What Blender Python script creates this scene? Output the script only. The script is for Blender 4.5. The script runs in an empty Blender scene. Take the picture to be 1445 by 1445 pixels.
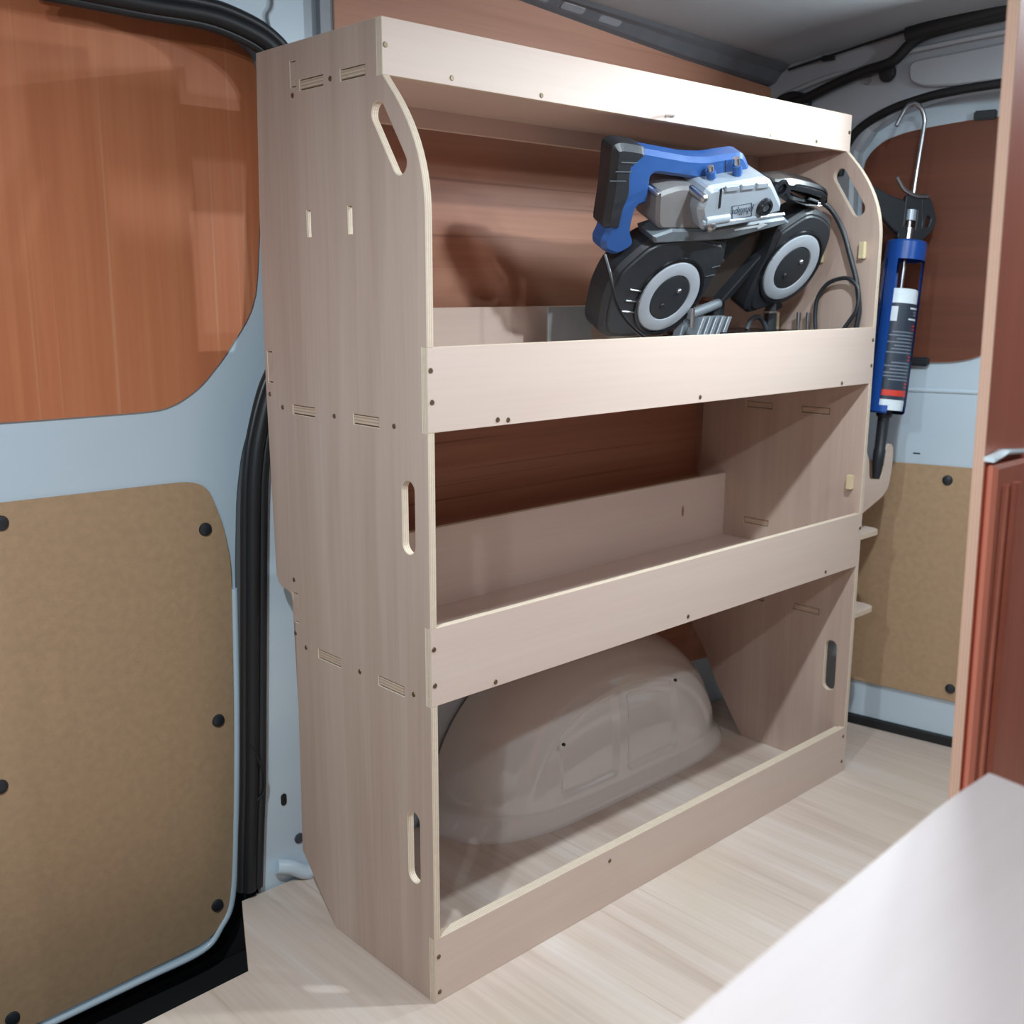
import bpy, bmesh, math, random
from mathutils import Matrix, Vector
random.seed(7)
C = bpy.context.scene.collection
SC = bpy.context.scene
K = 0.82                      # drawing units to metres

# ------------------------------------------------------------------ camera
cam_d = bpy.data.cameras.new('camera'); cam = bpy.data.objects.new('camera', cam_d); C.objects.link(cam)
SC.camera = cam
yaw, pit, rol = math.radians(43.0277), math.radians(11.9165), math.radians(0.2068)
fw = Vector((math.sin(yaw)*math.cos(pit), math.cos(yaw)*math.cos(pit), -math.sin(pit)))
rt = Vector((math.cos(yaw), -math.sin(yaw), 0)); up = rt.cross(fw)
r2 = rt*math.cos(rol)+up*math.sin(rol); u2 = up*math.cos(rol)-rt*math.sin(rol)
M = Matrix((r2, u2, -fw)).transposed().to_4x4()
M.translation = Vector((-0.92235, -1.16010, 1.09899))*K
cam.matrix_world = M
cam_d.sensor_width = 36; cam_d.sensor_fit = 'HORIZONTAL'
cam_d.lens = 36*1507.99/1445
cam_d.clip_start = 0.02
cam_d.dof.use_dof = True; cam_d.dof.focus_distance = 1.75*K; cam_d.dof.aperture_fstop = 6.5

# ------------------------------------------------------------------ light
w = bpy.data.worlds.new('world'); SC.world = w; w.use_nodes = True
bg = w.node_tree.nodes['Background']
bg.inputs[0].default_value = (0.80, 0.91, 1.0, 1); bg.inputs[1].default_value = 0.07
COOL = (0.80, 0.93, 1.0)
COOL = (0.80, 0.93, 1.0)
def lamp(name, loc, size, power, flat, col=COOL):       # flat round LED modules facing down, and bare bulbs
    d = bpy.data.lights.new(name, 'AREA' if flat else 'POINT'); d.energy = power; d.color = col
    if flat: d.shape = 'DISK'; d.size = size*K
    else: d.shadow_soft_size = size*K/2
    o = bpy.data.objects.new(name, d); C.objects.link(o); o.location = Vector(loc)*K
    return o
lamp('roof_lamp', (0.60, -0.48, 1.585), 0.05, 8, True)       # modules and bulbs that light the load bay
lamp('roof_lamp', (-0.80, -0.48, 1.60), 0.05, 14, True)
lamp('roof_bulb', (0.90, -1.20, 1.60), 0.05, 9.5, False)
lamp('roof_bulb', (-1.60, -1.20, 1.60), 0.05, 16, False)
tail = lamp('tail_lamp', (1.27, -0.28, 1.480), 0.05, 6, True); tail.rotation_euler = (0, math.radians(90), 0)   # strip facing along the van
SC.view_settings.view_transform = 'Standard'; SC.view_settings.look = 'None'
SC.view_settings.gamma = 1; SC.view_settings.use_curve_mapping = False
SC.view_settings.exposure = -0.03
# ------------------------------------------------------------------ outlines (drawing units)
SEAL2 = [(-0.290,1.519),(-0.218,1.518),(-0.131,1.517),(-0.038,1.518),(0.025,1.508),(0.070,1.491),(0.105,1.463),(0.124,1.410),(0.126,1.271),(0.113,1.079),(0.079,0.980),(0.048,0.920),(0.027,0.859),(0.012,0.798),(0.003,0.711),(-0.010,0.477),(-0.025,0.206),(-0.035,0.095),(-0.043,-0.011)]
PLY_D = [(-0.507,0.898),(-0.391,0.894),(-0.138,0.893),(-0.100,0.905),(-0.059,0.930),(-0.009,0.982),(0.053,1.066),(0.069,1.223),(0.078,1.444),(0.066,1.476),(0.052,1.487),(0.020,1.503),(-0.017,1.515),(-0.066,1.525),(-0.147,1.529),(-0.244,1.528),(-0.444,1.519)]
SHELL_D = [(-0.649,-0.127),(-0.414,-0.141),(-0.239,-0.136),(-0.121,-0.132),(-0.078,-0.100),(-0.051,-0.047),(-0.035,0.121),(-0.015,0.330),(-0.006,0.600),(0.004,0.730),(0.018,0.805),(0.042,0.867),(0.082,0.940),(0.111,1.103),(0.127,1.451),(0.107,1.477),(0.075,1.503),(-0.001,1.535),(-0.121,1.544),(-0.477,1.527)]
HB_D = [(-0.557,0.774),(-0.402,0.772),(-0.095,0.768),(-0.070,0.760),(-0.054,0.744),(-0.033,0.684),(-0.022,0.617),(-0.022,0.564),(-0.044,0.054),(-0.051,-0.017),(-0.066,-0.068),(-0.093,-0.098),(-0.122,-0.110),(-0.415,-0.122),(-0.650,-0.122)]
PLUG_D = [(-0.404,0.741),(-0.068,0.680),(-0.064,0.321),(-0.443,0.317),(-0.087,-0.043),(-0.461,-0.092)]
SEAL = [(-0.305,1.509),(-0.235,1.508),(-0.150,1.507),(-0.059,1.508),(0.002,1.498),(0.046,1.482),(0.080,1.454),(0.099,1.403),(0.101,1.267),(0.088,1.079),(0.055,0.983),(0.025,0.924),(0.004,0.865),(-0.010,0.805),(-0.019,0.720),(-0.032,0.492),(-0.047,0.228),(-0.056,0.119),(-0.064,0.016)]
RPLY = [(0.284,1.467),(0.249,1.466),(0.184,1.464),(0.093,1.456),(0.031,1.448),(-0.016,1.434),(-0.044,1.413),(-0.060,1.390),(-0.064,1.355),(-0.033,0.932),(0.042,0.930),(0.105,0.928),(0.169,0.931),(0.207,0.938),(0.233,0.947),(0.259,0.961),(0.329,1.002)]
RHB = [(-0.065,0.686),(0.048,0.688),(0.260,0.693),(0.358,0.693),(0.413,0.117),(0.266,0.116),(-0.008,0.117),(-0.026,0.118)]
GL = [(-0.246,-0.046),(-0.257,-0.014),(-0.268,0.031),(-0.265,0.072),(-0.255,0.090),(-0.223,0.130),(-0.203,0.144),(-0.095,0.167),(-0.041,0.159),(-0.011,0.159),(0.006,0.119),(0.001,0.076),(-0.002,0.022),(-0.025,-0.024),(-0.060,-0.048),(-0.141,-0.066),(-0.209,-0.068),(-0.229,-0.062)]
GR = [(0.118,0.177),(0.116,0.194),(0.175,0.243),(0.223,0.240),(0.267,0.225),(0.290,0.195),(0.300,0.159),(0.302,0.111),(0.274,0.059),(0.211,0.017),(0.160,-0.000),(0.140,0.008),(0.128,0.064),(0.130,0.128)]
WL = [(-0.109,0.028),(-0.093,0.048)] ; WR = [(0.204,0.114),(0.222,0.128)]
RIBS = [(-0.218,0.041),(-0.171,0.038),(-0.216,0.017),(-0.173,0.017),(-0.218,-0.005),(-0.178,-0.006)]
BEAM = [(-0.224,0.152),(-0.183,0.169),(-0.106,0.176),(0.103,0.221),(0.126,0.212),(-0.019,0.164),(-0.092,0.153),(-0.210,0.138)]
ARROW = [(-0.036,0.187),(-0.034,0.184),(0.019,0.194),(0.021,0.191),(0.037,0.200),(0.016,0.198),(0.017,0.196)]
BODY = [(-0.169,0.222),(-0.168,0.264),(-0.037,0.298),(-0.013,0.295),(0.049,0.254),(0.053,0.237),(-0.110,0.184),(-0.132,0.182)]
CAP = [(-0.251,0.226),(-0.237,0.235),(-0.204,0.248),(-0.133,0.254),(-0.106,0.221),(-0.099,0.174),(-0.107,0.172),(-0.209,0.163),(-0.224,0.175)]
VENT = [(-0.127,0.259),(-0.091,0.267),(-0.057,0.276),(-0.034,0.281),(-0.101,0.251),(-0.065,0.260),(-0.034,0.268)]
KNOB = [(-0.007,0.246)] ; LOGO = [(-0.092,0.238),(-0.044,0.250),(-0.026,0.225),(-0.075,0.213)]
SLOT = [(-0.140,0.259),(-0.107,0.221)] ; BOLT = [(-0.175,0.245),(-0.122,0.195),(-0.257,0.231)]
HAND = [(-0.299,0.296),(-0.200,0.296),(-0.152,0.301),(-0.109,0.313),(-0.072,0.322),(-0.052,0.310),(-0.027,0.290),(0.000,0.289),(0.004,0.283),(-0.129,0.256),(-0.159,0.259),(-0.272,0.257),(-0.248,0.201),(-0.273,0.197),(-0.262,0.146),(-0.237,0.122),(-0.270,0.097),(-0.309,0.105),(-0.320,0.123),(-0.317,0.140),(-0.340,0.208),(-0.359,0.256),(-0.371,0.287),(-0.352,0.295)]
GRIP = [(-0.383,0.290),(-0.367,0.299),(-0.312,0.300),(-0.302,0.285),(-0.315,0.269),(-0.323,0.263),(-0.300,0.218),(-0.301,0.189),(-0.289,0.146),(-0.331,0.147),(-0.351,0.212),(-0.370,0.260)]
POST = [(-0.145,0.274),(-0.160,0.297),(-0.084,0.288),(-0.107,0.322)]
FH = [(0.020,0.284),(0.077,0.295),(0.132,0.294),(0.182,0.291),(0.207,0.282),(0.221,0.263),(0.211,0.251),(0.153,0.248),(0.092,0.248),(0.063,0.265)]
ARM = [(0.029,0.144),(0.152,0.179),(0.170,0.130),(0.179,0.024),(0.174,0.007),(0.083,0.014),(0.055,0.056),(0.080,0.066)]
ARMV = [(0.021,0.147),(0.077,0.160),(0.086,0.090),(0.071,0.088)]
JAW = [(0.022,-0.066),(0.022,-0.030),(0.113,-0.010),(0.122,-0.065)] ; BAR = [(-0.005,-0.015),(0.068,0.008),(0.085,0.003),(0.004,-0.025)]
# ------------------------------------------------------------------ materials
def s2l(c): return tuple(((v/255)/12.92 if v/255 <= .04045 else ((v/255+.055)/1.055)**2.4) for v in c)+(1,)
def newmat(name):
    m = bpy.data.materials.new(name); m.use_nodes = True
    nt = m.node_tree; return m, nt, nt.nodes, nt.links, nt.nodes['Principled BSDF']
def plain(name, rgb, rough=.5, metal=0, bump=0, bscale=300, coat=0, var=0.06):
    m, nt, N, L, b = newmat(name)
    tc = N.new('ShaderNodeTexCoord'); n = N.new('ShaderNodeTexNoise'); n.inputs['Scale'].default_value = bscale*.1
    n.inputs['Detail'].default_value = 4
    L.new(tc.outputs['Object'], n.inputs['Vector'])
    c = s2l(rgb); r = N.new('ShaderNodeValToRGB')
    r.color_ramp.elements[0].position = .3; r.color_ramp.elements[1].position = .7
    r.color_ramp.elements[0].color = tuple(v*(1-var) for v in c[:3])+(1,); r.color_ramp.elements[1].color = tuple(min(1, v*(1+var)) for v in c[:3])+(1,)
    L.new(n.outputs['Fac'], r.inputs['Fac']); L.new(r.outputs['Color'], b.inputs['Base Color'])
    b.inputs['Roughness'].default_value = rough; b.inputs['Metallic'].default_value = metal
    b.inputs['Coat Weight'].default_value = coat
    if bump:
        n2 = N.new('ShaderNodeTexNoise'); n2.inputs['Scale'].default_value = bscale; L.new(tc.outputs['Object'], n2.inputs['Vector'])
        bp = N.new('ShaderNodeBump'); bp.inputs['Strength'].default_value = bump; bp.inputs['Distance'].default_value = .001
        L.new(n2.outputs['Fac'], bp.inputs['Height']); L.new(bp.outputs['Normal'], b.inputs['Normal'])
    return m
def wood(name, c1, c2, c3, axis='Y', coarse=9, fine=170, rough=.55, contrast=.5, stretch=.055, pores=.06, fleck=None, patch=None):
    """veneer: wide bands and fine pores running along the given object axis"""
    m, nt, N, L, b = newmat(name)
    tc = N.new('ShaderNodeTexCoord')
    def noise(sc, st, det=3, dist=0.0, off=0):
        mp = N.new('ShaderNodeMapping'); v = [sc, sc, sc]; v['XYZ'.index(axis)] = sc*st
        mp.inputs['Scale'].default_value = v; mp.inputs['Location'].default_value = (off, off*.7, off*.3)
        L.new(tc.outputs['Object'], mp.inputs['Vector'])
        n = N.new('ShaderNodeTexNoise'); n.inputs['Scale'].default_value = 1; n.inputs['Detail'].default_value = det
        n.inputs['Distortion'].default_value = dist
        L.new(mp.outputs['Vector'], n.inputs['Vector']); return n.outputs['Fac']
    a = noise(coarse, stretch, 3, .6); f = noise(fine, .02, 2, 0, 3.1); g = noise(coarse*4, stretch*.7, 3, .4, 7.7)
    r = N.new('ShaderNodeValToRGB'); e = r.color_ramp.elements
    e[0].position = .5-.5*contrast*.8; e[0].color = s2l(c1); e[1].position = .5+.5*contrast*.8; e[1].color = s2l(c3)
    mid = e.new(.5); mid.color = s2l(c2)
    mx = N.new('ShaderNodeMath'); mx.operation = 'MULTIPLY_ADD'; mx.inputs[1].default_value = .55
    L.new(a, mx.inputs[0]); mg = N.new('ShaderNodeMath'); mg.operation = 'MULTIPLY'; mg.inputs[1].default_value = .45
    L.new(g, mg.inputs[0]); L.new(mg.outputs[0], mx.inputs[2]); L.new(mx.outputs[0], r.inputs['Fac'])
    mix = N.new('ShaderNodeMixRGB'); mix.blend_type = 'MULTIPLY'; mix.inputs['Fac'].default_value = 1
    r2_ = N.new('ShaderNodeValToRGB'); r2_.color_ramp.elements[0].position = .3; r2_.color_ramp.elements[1].position = .62
    r2_.color_ramp.elements[0].color = (1-pores, 1-pores*1.05, 1-pores*1.1, 1); r2_.color_ramp.elements[1].color = (1, 1, 1, 1)
    L.new(f, r2_.inputs['Fac']); L.new(r.outputs['Color'], mix.inputs[1]); L.new(r2_.outputs['Color'], mix.inputs[2])
    out = mix.outputs[0]
    if fleck:                                            # sparse long scratches / pores of another colour
        fl = noise(fine*.55, .012, 1, .2, 11.3)
        rr = N.new('ShaderNodeValToRGB'); rr.color_ramp.elements[0].position = .66; rr.color_ramp.elements[1].position = .74
        rr.color_ramp.elements[0].color = (0, 0, 0, 1); rr.color_ramp.elements[1].color = (.6, .6, .6, 1)
        L.new(fl, rr.inputs['Fac']); m2 = N.new('ShaderNodeMixRGB'); L.new(rr.outputs['Color'], m2.inputs['Fac'])
        L.new(out, m2.inputs[1]); m2.inputs[2].default_value = s2l(fleck); out = m2.outputs[0]
    if patch:
        n = N.new('ShaderNodeTexNoise'); n.inputs['Scale'].default_value = 3.2; n.inputs['Detail'].default_value = 3
        L.new(tc.outputs['Object'], n.inputs['Vector'])
        rr = N.new('ShaderNodeValToRGB'); rr.color_ramp.elements[0].position = .5; rr.color_ramp.elements[1].position = .75
        rr.color_ramp.elements[0].color = (0, 0, 0, 1); rr.color_ramp.elements[1].color = (.5, .5, .5, 1)
        L.new(n.outputs['Fac'], rr.inputs['Fac']); m2 = N.new('ShaderNodeMixRGB'); L.new(rr.outputs['Color'], m2.inputs['Fac'])
        L.new(out, m2.inputs[1]); m2.inputs[2].default_value = s2l(patch); out = m2.outputs[0]
    L.new(out, b.inputs['Base Color']); b.inputs['Roughness'].default_value = rough
    bp = N.new('ShaderNodeBump'); bp.inputs['Strength'].default_value = .12; bp.inputs['Distance'].default_value = .0005
    L.new(f, bp.inputs['Height']); L.new(bp.outputs['Normal'], b.inputs['Normal'])
    return m
def layered(name, light, dark, th, n=7):
    """cut edge of plywood: plies stacked along object Z"""
    m, nt, N, L, b = newmat(name)
    tc = N.new('ShaderNodeTexCoord'); sp = N.new('ShaderNodeSeparateXYZ'); L.new(tc.outputs['Object'], sp.inputs[0])
    mu = N.new('ShaderNodeMath'); mu.operation = 'MULTIPLY'; mu.inputs[1].default_value = n*math.pi/th
    L.new(sp.outputs['Z'], mu.inputs[0]); si = N.new('ShaderNodeMath'); si.operation = 'SINE'; L.new(mu.outputs[0], si.inputs[0])
    nz = N.new('ShaderNodeTexNoise'); nz.inputs['Scale'].default_value = 120; L.new(tc.outputs['Object'], nz.inputs['Vector'])
    ad = N.new('ShaderNodeMath'); ad.operation = 'MULTIPLY_ADD'; ad.inputs[1].default_value = .5
    L.new(si.outputs[0], ad.inputs[0]); L.new(nz.outputs['Fac'], ad.inputs[2])
    r = N.new('ShaderNodeValToRGB'); r.color_ramp.elements[0].position = .35; r.color_ramp.elements[1].position = .65
    r.color_ramp.elements[0].color = s2l(dark); r.color_ramp.elements[1].color = s2l(light)
    L.new(ad.outputs[0], r.inputs['Fac']); L.new(r.outputs['Color'], b.inputs['Base Color']); b.inputs['Roughness'].default_value = .7
    return m
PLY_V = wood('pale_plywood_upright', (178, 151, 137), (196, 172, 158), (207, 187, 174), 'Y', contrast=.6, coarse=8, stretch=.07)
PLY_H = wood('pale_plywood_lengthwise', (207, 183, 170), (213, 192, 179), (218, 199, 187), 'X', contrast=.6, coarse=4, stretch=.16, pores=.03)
PLY_E = layered('plywood_edge', (224, 208, 188), (202, 180, 158), .012*K)
TAB = layered('plywood_end_grain', (206, 184, 164), (180, 154, 134), .012*K, 5)
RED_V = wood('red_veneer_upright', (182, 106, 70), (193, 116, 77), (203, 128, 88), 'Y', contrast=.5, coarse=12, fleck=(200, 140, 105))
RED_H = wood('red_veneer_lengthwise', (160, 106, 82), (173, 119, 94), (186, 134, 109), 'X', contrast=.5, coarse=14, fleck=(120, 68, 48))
RED_D = wood('red_veneer_painted_shade', (94, 48, 30), (104, 54, 33), (114, 60, 37), 'X', contrast=.4, coarse=14, pores=.04)  # rear door veneer; its weaker light is painted in as a darker red
RED_E = layered('red_plywood_edge', (226, 182, 158), (218, 172, 148), .012*K)
RED_P = wood('rose_brown_film_ply', (206, 118, 96), (212, 124, 100), (218, 130, 106), 'Y', contrast=.4, coarse=8, rough=.4, pores=.03)
FLOORM = wood('scuffed_pale_floor_ply', (184, 160, 145), (207, 188, 175), (219, 207, 199), 'Y', contrast=.55, coarse=8, stretch=.10, pores=.08, fleck=(186, 162, 144), patch=(204, 186, 164))
HARD = plain('brown_hardboard', (178, 146, 114), .6, 0, .4, 900, 0, .06)
WHITE = plain('white_van_paint', (196, 211, 222), .28, 0, 0, 60, .3, .02)
HEADW = plain('header_paint', (168, 172, 178), .35, 0, 0, 60, .2, .03)
ROOFW = plain('roof_paint', (214, 216, 220), .35, 0, 0, 60, .2, .03)
RAILM = plain('grey_rail_paint', (140, 142, 148), .45)
ARCHM = plain('glossy_grey_arch_paint', (232, 225, 221), .05, 0, 0, 40, 1.0, .02)
RUB = plain('black_rubber', (24, 26, 29), .5, 0, .2, 800)
RUBR = plain('black_ribbed_rubber', (30, 32, 36), .42)
STEP = plain('dark_step_plastic', (15, 17, 19), .8, 0, .3, 400)
BLACK = plain('black_plastic', (40, 43, 48), .42, 0, .15, 900)
BLACKG = plain('gloss_black_plastic', (22, 24, 28), .25)
DGREY = plain('dusty_dark_grey_plastic', (66, 70, 76), .6, 0, 0, 120, 0, .3)
BLUE = plain('blue_plastic', (46, 88, 152), .38)
BLUEM = plain('blue_enamelled_steel', (28, 78, 160), .3, .0, 0, 60, .3)
SILV = plain('silver_grey_casting', (170, 180, 190), .36, .3)
VICE = plain('worn_vice_casting', (128, 134, 140), .45, .3)
TAUPE = plain('taupe_end_cover', (128, 126, 126), .5)
STEEL = plain('bright_steel', (190, 192, 196), .28, 1)
BRASS = plain('screw_brass', (112, 96, 74), .45, .6)
DARKH = plain('screw_hole', (48, 38, 32), .8)
RING = plain('light_grey_ring', (164, 170, 178), .45)
CREAM = plain('white_cartridge_plastic', (226, 236, 242), .35)
INK = plain('logo_ink', (70, 80, 96), .5)
REDINK = plain('red_print', (214, 62, 48), .5)
WPRINT = plain('white_print', (220, 228, 236), .5)
GPRINT = plain('grey_print', (118, 128, 142), .5)
LABEL = plain('slate_label', (52, 60, 74), .4)
PALEW = plain('pale_offcut_wood', (214, 196, 160), .6)
TOPM = wood('pale_pink_board', (184, 168, 165), (188, 172, 169), (192, 177, 174), 'X', contrast=.5, coarse=5, pores=.02)

# ------------------------------------------------------------------ builders
WORLD = {}
def link(o, parent=None, mat=Matrix(), ):
    """place o at world matrix mat (drawing units already scaled), below parent"""
    C.objects.link(o); WORLD[o.name] = mat.copy()
    if parent is not None:
        o.parent = parent; o.matrix_basis = WORLD[parent.name].inverted() @ mat
    else: o.matrix_basis = mat
    return o
def T(x, y, z): return Matrix.Translation(Vector((x, y, z))*K)
def thing(name, label, cat, loc=(0, 0, 0), group=None):
    o = bpy.data.objects.new(name, None); o.empty_display_size = .05
    link(o, None, T(*loc)); o['label'] = label; o['category'] = cat
    if group: o['group'] = group
    return o
def setting(name, loc=(0, 0, 0), label=None):
    o = bpy.data.objects.new(name, None); o.empty_display_size = .05; link(o, None, T(*loc)); o['kind'] = 'structure'
    if label: o['label'] = label
    return o
def basis(X, Y, o):
    X = Vector(X).normalized(); Y = Vector(Y).normalized(); Z = X.cross(Y)
    m = Matrix((X, Y, Z)).transposed().to_4x4(); m.translation = Vector(o)*K; return m
def FX(x): return basis((0, 1, 0), (0, 0, 1), (x, 0, 0))      # plate in an x plane: local (y, z)
def FY(y): return basis((1, 0, 0), (0, 0, 1), (0, y, 0))      # plate in a y plane: local (x, z), +Z to the viewer
def FZ(z): return basis((1, 0, 0), (0, 1, 0), (0, 0, z))      # plate in a z plane
def mesh_obj(name, bm, mats, parent, mat, smooth=False):
    me = bpy.data.meshes.new(name); bm.to_mesh(me); bm.free()
    for m in (mats if isinstance(mats, (list, tuple)) else [mats]): me.materials.append(m)
    if smooth:
        for p in me.polygons: p.use_smooth = True
        me.set_sharp_from_angle(angle=math.radians(40))
    return link(bpy.data.objects.new(name, me), parent, mat)
def curve_mesh(cu):
    o = bpy.data.objects.new('tmp', cu); C.objects.link(o)
    dg = bpy.context.evaluated_depsgraph_get(); dg.update()
    me = bpy.data.meshes.new_from_object(o.evaluated_get(dg)); bpy.data.objects.remove(o); bpy.data.curves.remove(cu)
    return me
def plate(name, outline, frame, th, mats, parent=None, holes=(), bev=.0006, z0=None, smooth_pts=False):
    """flat sheet cut to an outline (with holes), th thick; z0 = where its back face sits along local Z (default: centred)"""
    cu = bpy.data.curves.new(name, 'CURVE'); cu.dimensions = '2D'; cu.fill_mode = 'BOTH'
    bev = min(bev, th*.4)
    cu.extrude = (th/2-bev)*K; cu.bevel_depth = bev*K; cu.bevel_resolution = 0; cu.offset = -bev*K
    for k, ring in enumerate([outline]+list(holes)):
        a = sum(p[0]*q[1]-q[0]*p[1] for p, q in zip(ring, ring[1:]+ring[:1]))
        ring = list(ring)
        if (a > 0) != (k == 0): ring.reverse()
        s = cu.splines.new('POLY'); s.points.add(len(ring)-1); s.use_cyclic_u = True
        for pt, p in zip(s.points, ring): pt.co = (p[0]*K, p[1]*K, 0, 1)
    me = curve_mesh(cu); me.name = name
    for v in me.vertices:
        if z0 is not None: v.co.z += (z0+th/2)*K
    me.materials.clear()
    mats = mats if isinstance(mats, (list, tuple)) else [mats]
    for m in mats: me.materials.append(m)
    for p in me.polygons:
        p.use_smooth = False
        p.material_index = (1 if abs(p.normal.z) < .8 else 0) if len(mats) > 1 else 0
    me.update()
    return link(bpy.data.objects.new(name, me), parent, frame)
def capsule(a, b, r, n=10):
    ax, ay = a; bx, by = b; an = math.atan2(by-ay, bx-ax); pts = []
    for k in range(n+1): t = an-math.pi/2+math.pi*k/n; pts.append((bx+r*math.cos(t), by+r*math.sin(t)))
    for k in range(n+1): t = an+math.pi/2+math.pi*k/n; pts.append((ax+r*math.cos(t), ay+r*math.sin(t)))
    return pts
def rect(x0, y0, x1, y1): return [(x0, y0), (x1, y0), (x1, y1), (x0, y1)]
def rrect(x0, y0, x1, y1, r, n=4):
    o = []
    for cx, cy, a in ((x1-r, y0+r, -90), (x1-r, y1-r, 0), (x0+r, y1-r, 90), (x0+r, y0+r, 180)):
        for k in range(n+1): t = math.radians(a+90*k/n); o.append((cx+r*math.cos(t), cy+r*math.sin(t)))
    return o
def circ(x, y, r, n=24, ry=None): return [(x+r*math.cos(2*math.pi*k/n), y+(ry or r)*math.sin(2*math.pi*k/n)) for k in range(n)]
def rounded(pts, n=3, cut=.3, lim=.02):
    """soften the corners of an outline"""
    o = []; m = len(pts)
    for i in range(m):
        a, p, b = Vector(pts[i-1]), Vector(pts[i]), Vector(pts[(i+1) % m])
        u = (a-p)*min(cut, lim/max(1e-6, (a-p).length)); v = (b-p)*min(cut, lim/max(1e-6, (b-p).length))
        for k in range(n+1):
            t = k/n; q = (p+u)*(1-t)**2+p*2*t*(1-t)+(p+v)*t*t; o.append((q.x, q.y))
    return o
def tube(name, pts, r, m, parent=None, smooth=True, cyclic=False, res=3, sub=6):
    cu = bpy.data.curves.new(name, 'CURVE'); cu.dimensions = '3D'; cu.bevel_depth = r*K; cu.bevel_resolution = res; cu.use_fill_caps = True
    pts = [Vector(p) for p in pts]
    if smooth and len(pts) > 2:
        q = []; n = len(pts)
        for i in range(n-1):
            p0, p1, p2, p3 = pts[max(0, i-1)], pts[i], pts[i+1], pts[min(n-1, i+2)]
            for k in range(sub):
                t = k/sub
                q.append(.5*((2*p1)+(p2-p0)*t+(2*p0-5*p1+4*p2-p3)*t*t+(3*p1-p0-3*p2+p3)*t**3))
        q.append(pts[-1]); pts = q
    s = cu.splines.new('POLY'); s.points.add(len(pts)-1); s.use_cyclic_u = cyclic
    o0 = pts[0]
    for pt, p in zip(s.points, pts): pt.co = (*((p-o0)*K), 1)
    me = curve_mesh(cu); me.name = name; me.materials.clear(); me.materials.append(m)
    for p in me.polygons: p.use_smooth = True
    return link(bpy.data.objects.new(name, me), parent, T(*o0))
def lathe(name, prof, mats, parent, frame, n=28, a0=0, a1=360, smooth=True):
    """profile [(radius, height)] turned about local Z"""
    bm = bmesh.new(); full = abs(a1-a0-360) < 1e-6; rows = []
    cnt = n if full else n+1
    for k in range(cnt):
        t = math.radians(a0+(a1-a0)*k/n); rows.append([bm.verts.new((r*K*math.cos(t), r*K*math.sin(t), h*K)) for r, h in prof])
    for k in range(n):
        A, B = rows[k], rows[(k+1) % cnt]
        for j in range(len(prof)-1):
            try: bm.faces.new((A[j], B[j], B[j+1], A[j+1]))
            except ValueError: pass
    bmesh.ops.remove_doubles(bm, verts=bm.verts, dist=1e-6); bmesh.ops.recalc_face_normals(bm, faces=bm.faces)
    return mesh_obj(name, bm, mats, parent, frame, smooth)
def box(name, lo, hi, m, parent=None, bev=.002, frame=None):
    lo, hi = Vector(lo), Vector(hi); c = (lo+hi)/2; d = hi-lo
    bm = bmesh.new(); bmesh.ops.create_cube(bm, size=1)
    for v in bm.verts: v.co = Vector((v.co.x*d.x, v.co.y*d.y, v.co.z*d.z))*K
    if bev: bmesh.ops.bevel(bm, geom=bm.edges[:], offset=min(bev, min(d)*.4)*K, segments=2, affect='EDGES')
    return mesh_obj(name, bm, m, parent, (frame or Matrix()) @ T(*c))
def screw_mesh():
    bm = bmesh.new(); bmesh.ops.create_cone(bm, cap_ends=True, segments=12, radius1=.0042*K, radius2=.0034*K, depth=.0014*K)
    me = bpy.data.meshes.new('screw'); bm.to_mesh(me); bm.free(); me.materials.append(BRASS)
    bm = bmesh.new(); bmesh.ops.create_cone(bm, cap_ends=True, segments=8, radius1=.0017*K, radius2=.0014*K, depth=.002*K)
    m2 = bpy.data.meshes.new('screw'); bm.to_mesh(m2); bm.free(); m2.materials.append(DARKH)
    return me, m2
SCREW, SOCK = screw_mesh()
def screw(parent, frame):
    o = link(bpy.data.objects.new('screw', SCREW), parent, frame)
    return o

# ------------------------------------------------------------------ the van: floor, roof, walls
floor = setting('floor')
FL = [(-.079, .462), (-.120, .38), (-.173, .272), (-.357, .266), (-1.5, .25), (-1.5, -1.9), (1.60, -1.9), (1.545, -.17), (1.493, .12), (1.47, .462)]
plate('floor_board', FL, FZ(-.006), .012, [FLOORM, PLY_E], floor)
plate('floor_underside', rect(-1.5, -1.9, 1.75, .19), FZ(-.10), .04, STEP, floor)
step = setting('trim_1', (-.6, .45, -.195))
box('step_tread', (-1.5, .19, -.215), (.02, .60, -.195), STEP, step)
box('step_back', (-1.5, .590, -.195), (.02, .605, .10), STEP, step)
box('step_riser', (-1.5, .18, -.195), (.02, .20, -.014), STEP, step)

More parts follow.
